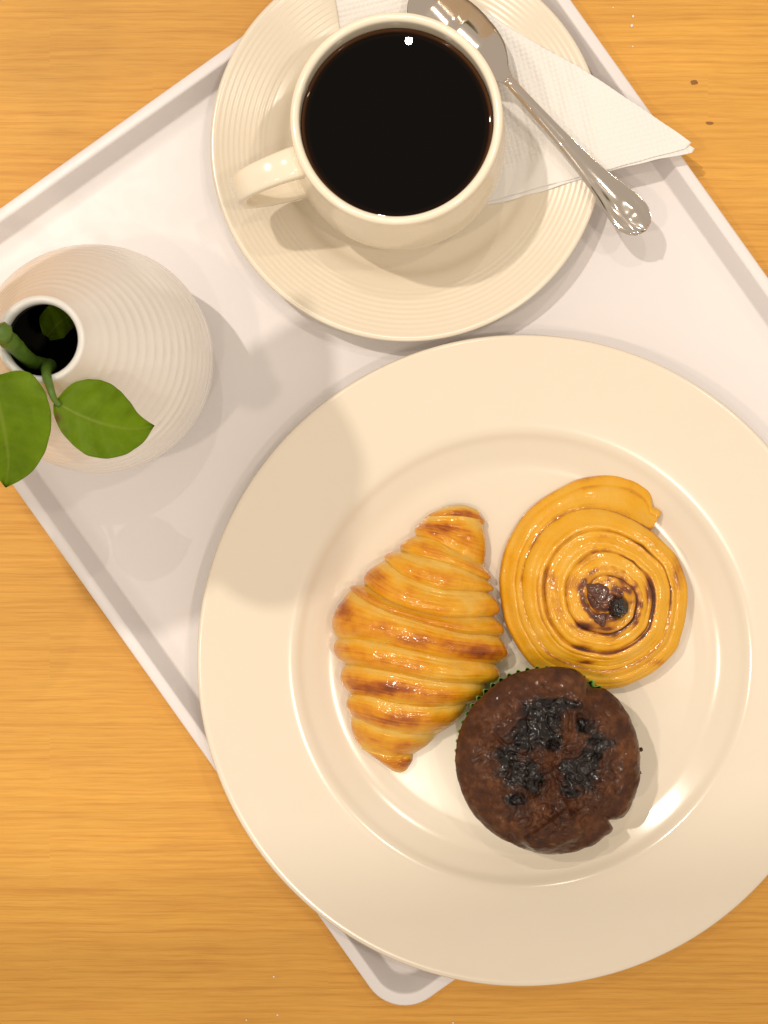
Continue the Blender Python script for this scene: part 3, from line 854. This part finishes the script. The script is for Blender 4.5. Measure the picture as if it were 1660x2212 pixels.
# ------------------------------------------------------------------ muffin
def Z3(x, y): return (945 + x * 0.2928, 1404 + y * 0.2928)
def make_muffin():
    root = empty('chocolate_muffin', at(*Z3(815, 830), WELL))
    tag(root, 'dark chocolate muffin with glossy melted top on the plate', 'muffin')
    cx, cy = 815., 830.
    out = [(1500, 830), (1498, 960), (1465, 1080), (1420, 1180), (1385, 1235), (1330, 1255), (1268, 1262), (1300, 1310), (1285, 1350), (1240, 1385), (1150, 1445), (1020, 1490), (850, 1515),
           (700, 1490), (560, 1440), (430, 1370), (320, 1275), (230, 1160), (170, 1020), (135, 860), (140, 720), (175, 580), (240, 450), (330, 350), (440, 255), (580, 180), (740, 140),
           (900, 128), (1030, 150), (1100, 215), (1150, 282), (1235, 290), (1320, 350), (1400, 460), (1455, 570), (1490, 700)]
    O = catmull(out + [out[0]], 720)
    an = np.unwrap(np.arctan2(O[:, 1] - cy, O[:, 0] - cx)); rd = np.hypot(O[:, 0] - cx, O[:, 1] - cy)
    o_ = np.argsort(an); an, rd = an[o_], rd[o_]
    # melted black pools (zoomed coordinates, radii, tilt)
    pools = [(700, 420, 70, 60), (740, 560, 110, 95), (640, 640, 90, 60), (860, 390, 120, 40), (520, 740, 75, 60), (600, 870, 120, 75), (700, 930, 60, 80), (570, 1060, 70, 35),
             (1040, 890, 110, 95), (1110, 760, 60, 60), (1180, 660, 75, 50), (960, 860, 50, 70), (970, 1000, 60, 40), (850, 640, 50, 60), (830, 480, 60, 60), (1080, 540, 60, 40)]
    NA, NR = 288, 96
    verts, bake, melt = [], [], []
    for i in range(NR):
        t = i / (NR - 1)
        if t < 0.86: rf = t / 0.86; side = 0
        else: rf = 1.0; side = (t - 0.86) / 0.14
        for j in range(NA):
            a = -math.pi + 2 * math.pi * j / NA
            Rm = float(np.interp(a if a >= an[0] else a + 2 * math.pi, an, rd))
            Rm *= 1 + 0.007 * nz(math.cos(a) * 9, math.sin(a) * 9) + 0.004 * nz(math.cos(a) * 30, math.sin(a) * 30)
            if side == 0:
                # notch shape fades towards the middle
                Rs = 685 + (Rm - 685) * sm(0.55, 1.0, rf)
                r = Rs * rf * (1.0 - 0.012 * rf ** 6)
                z = 2.95 + 1.15 * (1 - rf ** 2.6) ** 0.75
            else:
                r = Rm * (1 + 0.012 * math.sin(side * math.pi * .8)) * (1 - 0.16 * side ** 1.5)
                z = 2.95 - 2.0 * side
            x, y = cx + r * math.cos(a), cy + r * math.sin(a)
            m = 0
            for (X, Y, sx, sy) in pools:
                m = max(m, gauss(x, y, X, Y, sx * 1.6, sy * 1.6))
            m2 = m * (0.80 + 0.45 * nz(x * .014, y * .014, 3)) + 0.12 * nz(x * .035, y * .035, 6) * sm(0.05, 0.3, m)
            ins = 1 - sm(0.6, 0.95, rf) if not side else 0
            z -= 0.30 * gauss(x, y, 800, 700, 330, 350)                       # sunken middle
            z += 0.17 * fbm(x * .006, y * .006, 2) * (0.5 + 0.6 * ins) - 0.10 * max(0, 0.10 - abs(nz(x * .0075, y * .0075, 31))) * 10 * ins
            z += 0.085 * fbm(x * .018, y * .018, 5, 4) * (0.30 + 1.1 * ins) * (1 - 0.6 * sm(0.2, .6, m2))
            z += 0.05 * abs(nz(x * .03, y * .03, 9)) * ins
            z -= 0.12 * sm(0.2, 0.7, m2) * (1 if not side else 0)
            z += 0.09 * nz(x * .016, y * .016, 12) * sm(0.1, .6, m2) + 0.035 * nz(x * .035, y * .035, 3) * sm(0.1, .6, m2)
            # torn flap across the lower right and the crack at its foot
            ln = (x - 640) * 0.62 + (y - 1350) * 0.785          # signed distance to the tear
            al = (x - 640) * 0.785 - (y - 1350) * 0.62
            if -60 < al < 420: z += 0.34 * sm(-6, 10, ln) * (1 - sm(60, 300, ln)) * sm(-60, 0, al) * (1 - sm(340, 420, al))
            z -= 0.28 * gauss(x, y, 540, 1375, 28, 45) + 0.25 * gauss(x, y, 1120, 280, 30, 80)
            # lengthwise creases below the pools
            z -= 0.07 * (0.5 + 0.5 * math.cos((x - y * 0.25) * 0.075)) * gauss(x, y, 740, 1130, 130, 140)
            w3 = Z3(x, y)
            p = at(w3[0], w3[1], WELL + 0.030); p.z = WELL + max(z, 0.05) * CM
            verts.append(p - root.location)
            bk = 0.46 + 0.5 * nz(x * .006, y * .006, 4) + 0.4 * nz(x * .022, y * .022, 8) + 0.25 * nz(x * .06, y * .06, 9) - 0.06 * ins
            bk += 0.2 * gauss(x, y, 350, 600, 150, 220) + 0.2 * gauss(x, y, 1300, 700, 120, 200)
            bake.append(min(max(bk, 0), 1)); melt.append(min(max(m2 * 1.35, 0), 1))
    f = [tuple(reversed(g)) for g in grid_faces(NA, NR, True)]
    f.append(tuple(range((NR - 1) * NA, NR * NA))[::1])
    o = mesh_obj('cake', verts, f, M['muffin'], root)
    attr(o, 'bake', bake); attr(o, 'melt', melt)
    # pleated paper case
    c = at(*Z3(790, 778), WELL + 0.026)
    vs = []
    n = 57 * 8
    prof = [(2.75, 0.03), (3.02, 0.9), (3.22, 1.9), (3.395, 2.62)]
    for r, z in prof:
        for j in range(n):
            a = 2 * math.pi * j / n
            rr = r + 0.085 * math.copysign(abs(math.cos(57 * a)) ** .7, math.cos(57 * a)) * (0.6 + 0.4 * z / 2.6)
            vs.append(Vector((c.x + rr * CM * math.cos(a), c.y + rr * CM * math.sin(a), WELL + z * CM)) - root.location)
    for r, z in reversed(prof):
        for j in range(n):
            a = 2 * math.pi * j / n
            rr = r - 0.02 + 0.085 * math.copysign(abs(math.cos(57 * a)) ** .7, math.cos(57 * a)) * (0.6 + 0.4 * z / 2.6)
            vs.append(Vector((c.x + rr * CM * math.cos(a), c.y + rr * CM * math.sin(a), WELL + z * CM)) - root.location)
    ff = grid_faces(n, 8, True)
    mesh_obj('paper_case', vs, ff, M['liner'], root)
    # crumbs clinging to the edge
    rnd = random.Random(5)
    for (X, Y, s) in ((1502, 735, 15), (1494, 905, 12)):
        w3 = Z3(X, Y); p = at(w3[0], w3[1], WELL + 0.024) - root.location
        bm = bmesh.new(); bmesh.ops.create_icosphere(bm, subdivisions=2, radius=s * 0.2928 * 0.6 / F)
        for v in bm.verts: v.co *= 1 + 0.5 * nz(v.co.x * 3000 + X, v.co.y * 3000, v.co.z * 3000); v.co += p
        me = bpy.data.meshes.new('cake_crumb'); bm.to_mesh(me); bm.free(); me.materials.append(M['muffin'])
        oo = bpy.data.objects.new('cake_crumb', me); scene.collection.objects.link(oo); oo.parent = root
        attr(oo, 'bake', [0.4] * len(me.vertices)); attr(oo, 'melt', [0] * len(me.vertices))
make_muffin()

# ------------------------------------------------------------------ crumbs on the table
def crumb(px, py, size, mat, label, cat, group, seed, flat=0.5, stretch=1.0, rot=0.0):
    bm = bmesh.new(); bmesh.ops.create_icosphere(bm, subdivisions=2, radius=size)
    for v in bm.verts:
        v.co *= 1 + 0.45 * nz(v.co.x / size * 1.2 + seed, v.co.y / size * 1.2, v.co.z / size * 1.2)
        v.co.x *= stretch; v.co.z *= flat
    zmin = min(v.co.z for v in bm.verts)
    me = bpy.data.meshes.new('crumb'); bm.to_mesh(me); bm.free(); me.materials.append(mat)
    o = bpy.data.objects.new('crumb', me); scene.collection.objects.link(o)
    p = at(px, py, 0); o.location = (p.x, p.y, -zmin + 0.0001); o.rotation_euler = (0, 0, rot)
    tag(o, label, cat, group)
for i, (x, y, s) in enumerate(((1368, 36, .0005), (1365, 56, .0006), (1367, 101, .0003), (1325, 17, .0003))):
    crumb(x, y, s, M['white_crumb'], 'tiny white crumb on the wooden table beyond the napkin', 'crumb', 'white crumbs beyond the napkin', i)
for i, (x, y, s) in enumerate(((592, 2109, .0004), (600, 2192, .0004), (533, 2203, .00035), (979, 2209, .0004))):
    crumb(x, y, s, M['white_crumb'], 'tiny white crumb on the wooden table near the tray corner', 'crumb', 'white crumbs by the tray corner', i + 9)
crumb(1500, 178, .0009, M['dark_fleck'], 'dark brown scratch mark on the wooden table beyond the saucer', 'crumb', None, 3, 0.25, 1.7, 0.1)  # scratch in the wood, drawn as a flat brown flake
crumb(1533, 266, .0006, M['dark_fleck'], 'thin brown sliver on the table near the napkin tip', 'crumb', None, 6, 0.2, 2.6, -0.1)
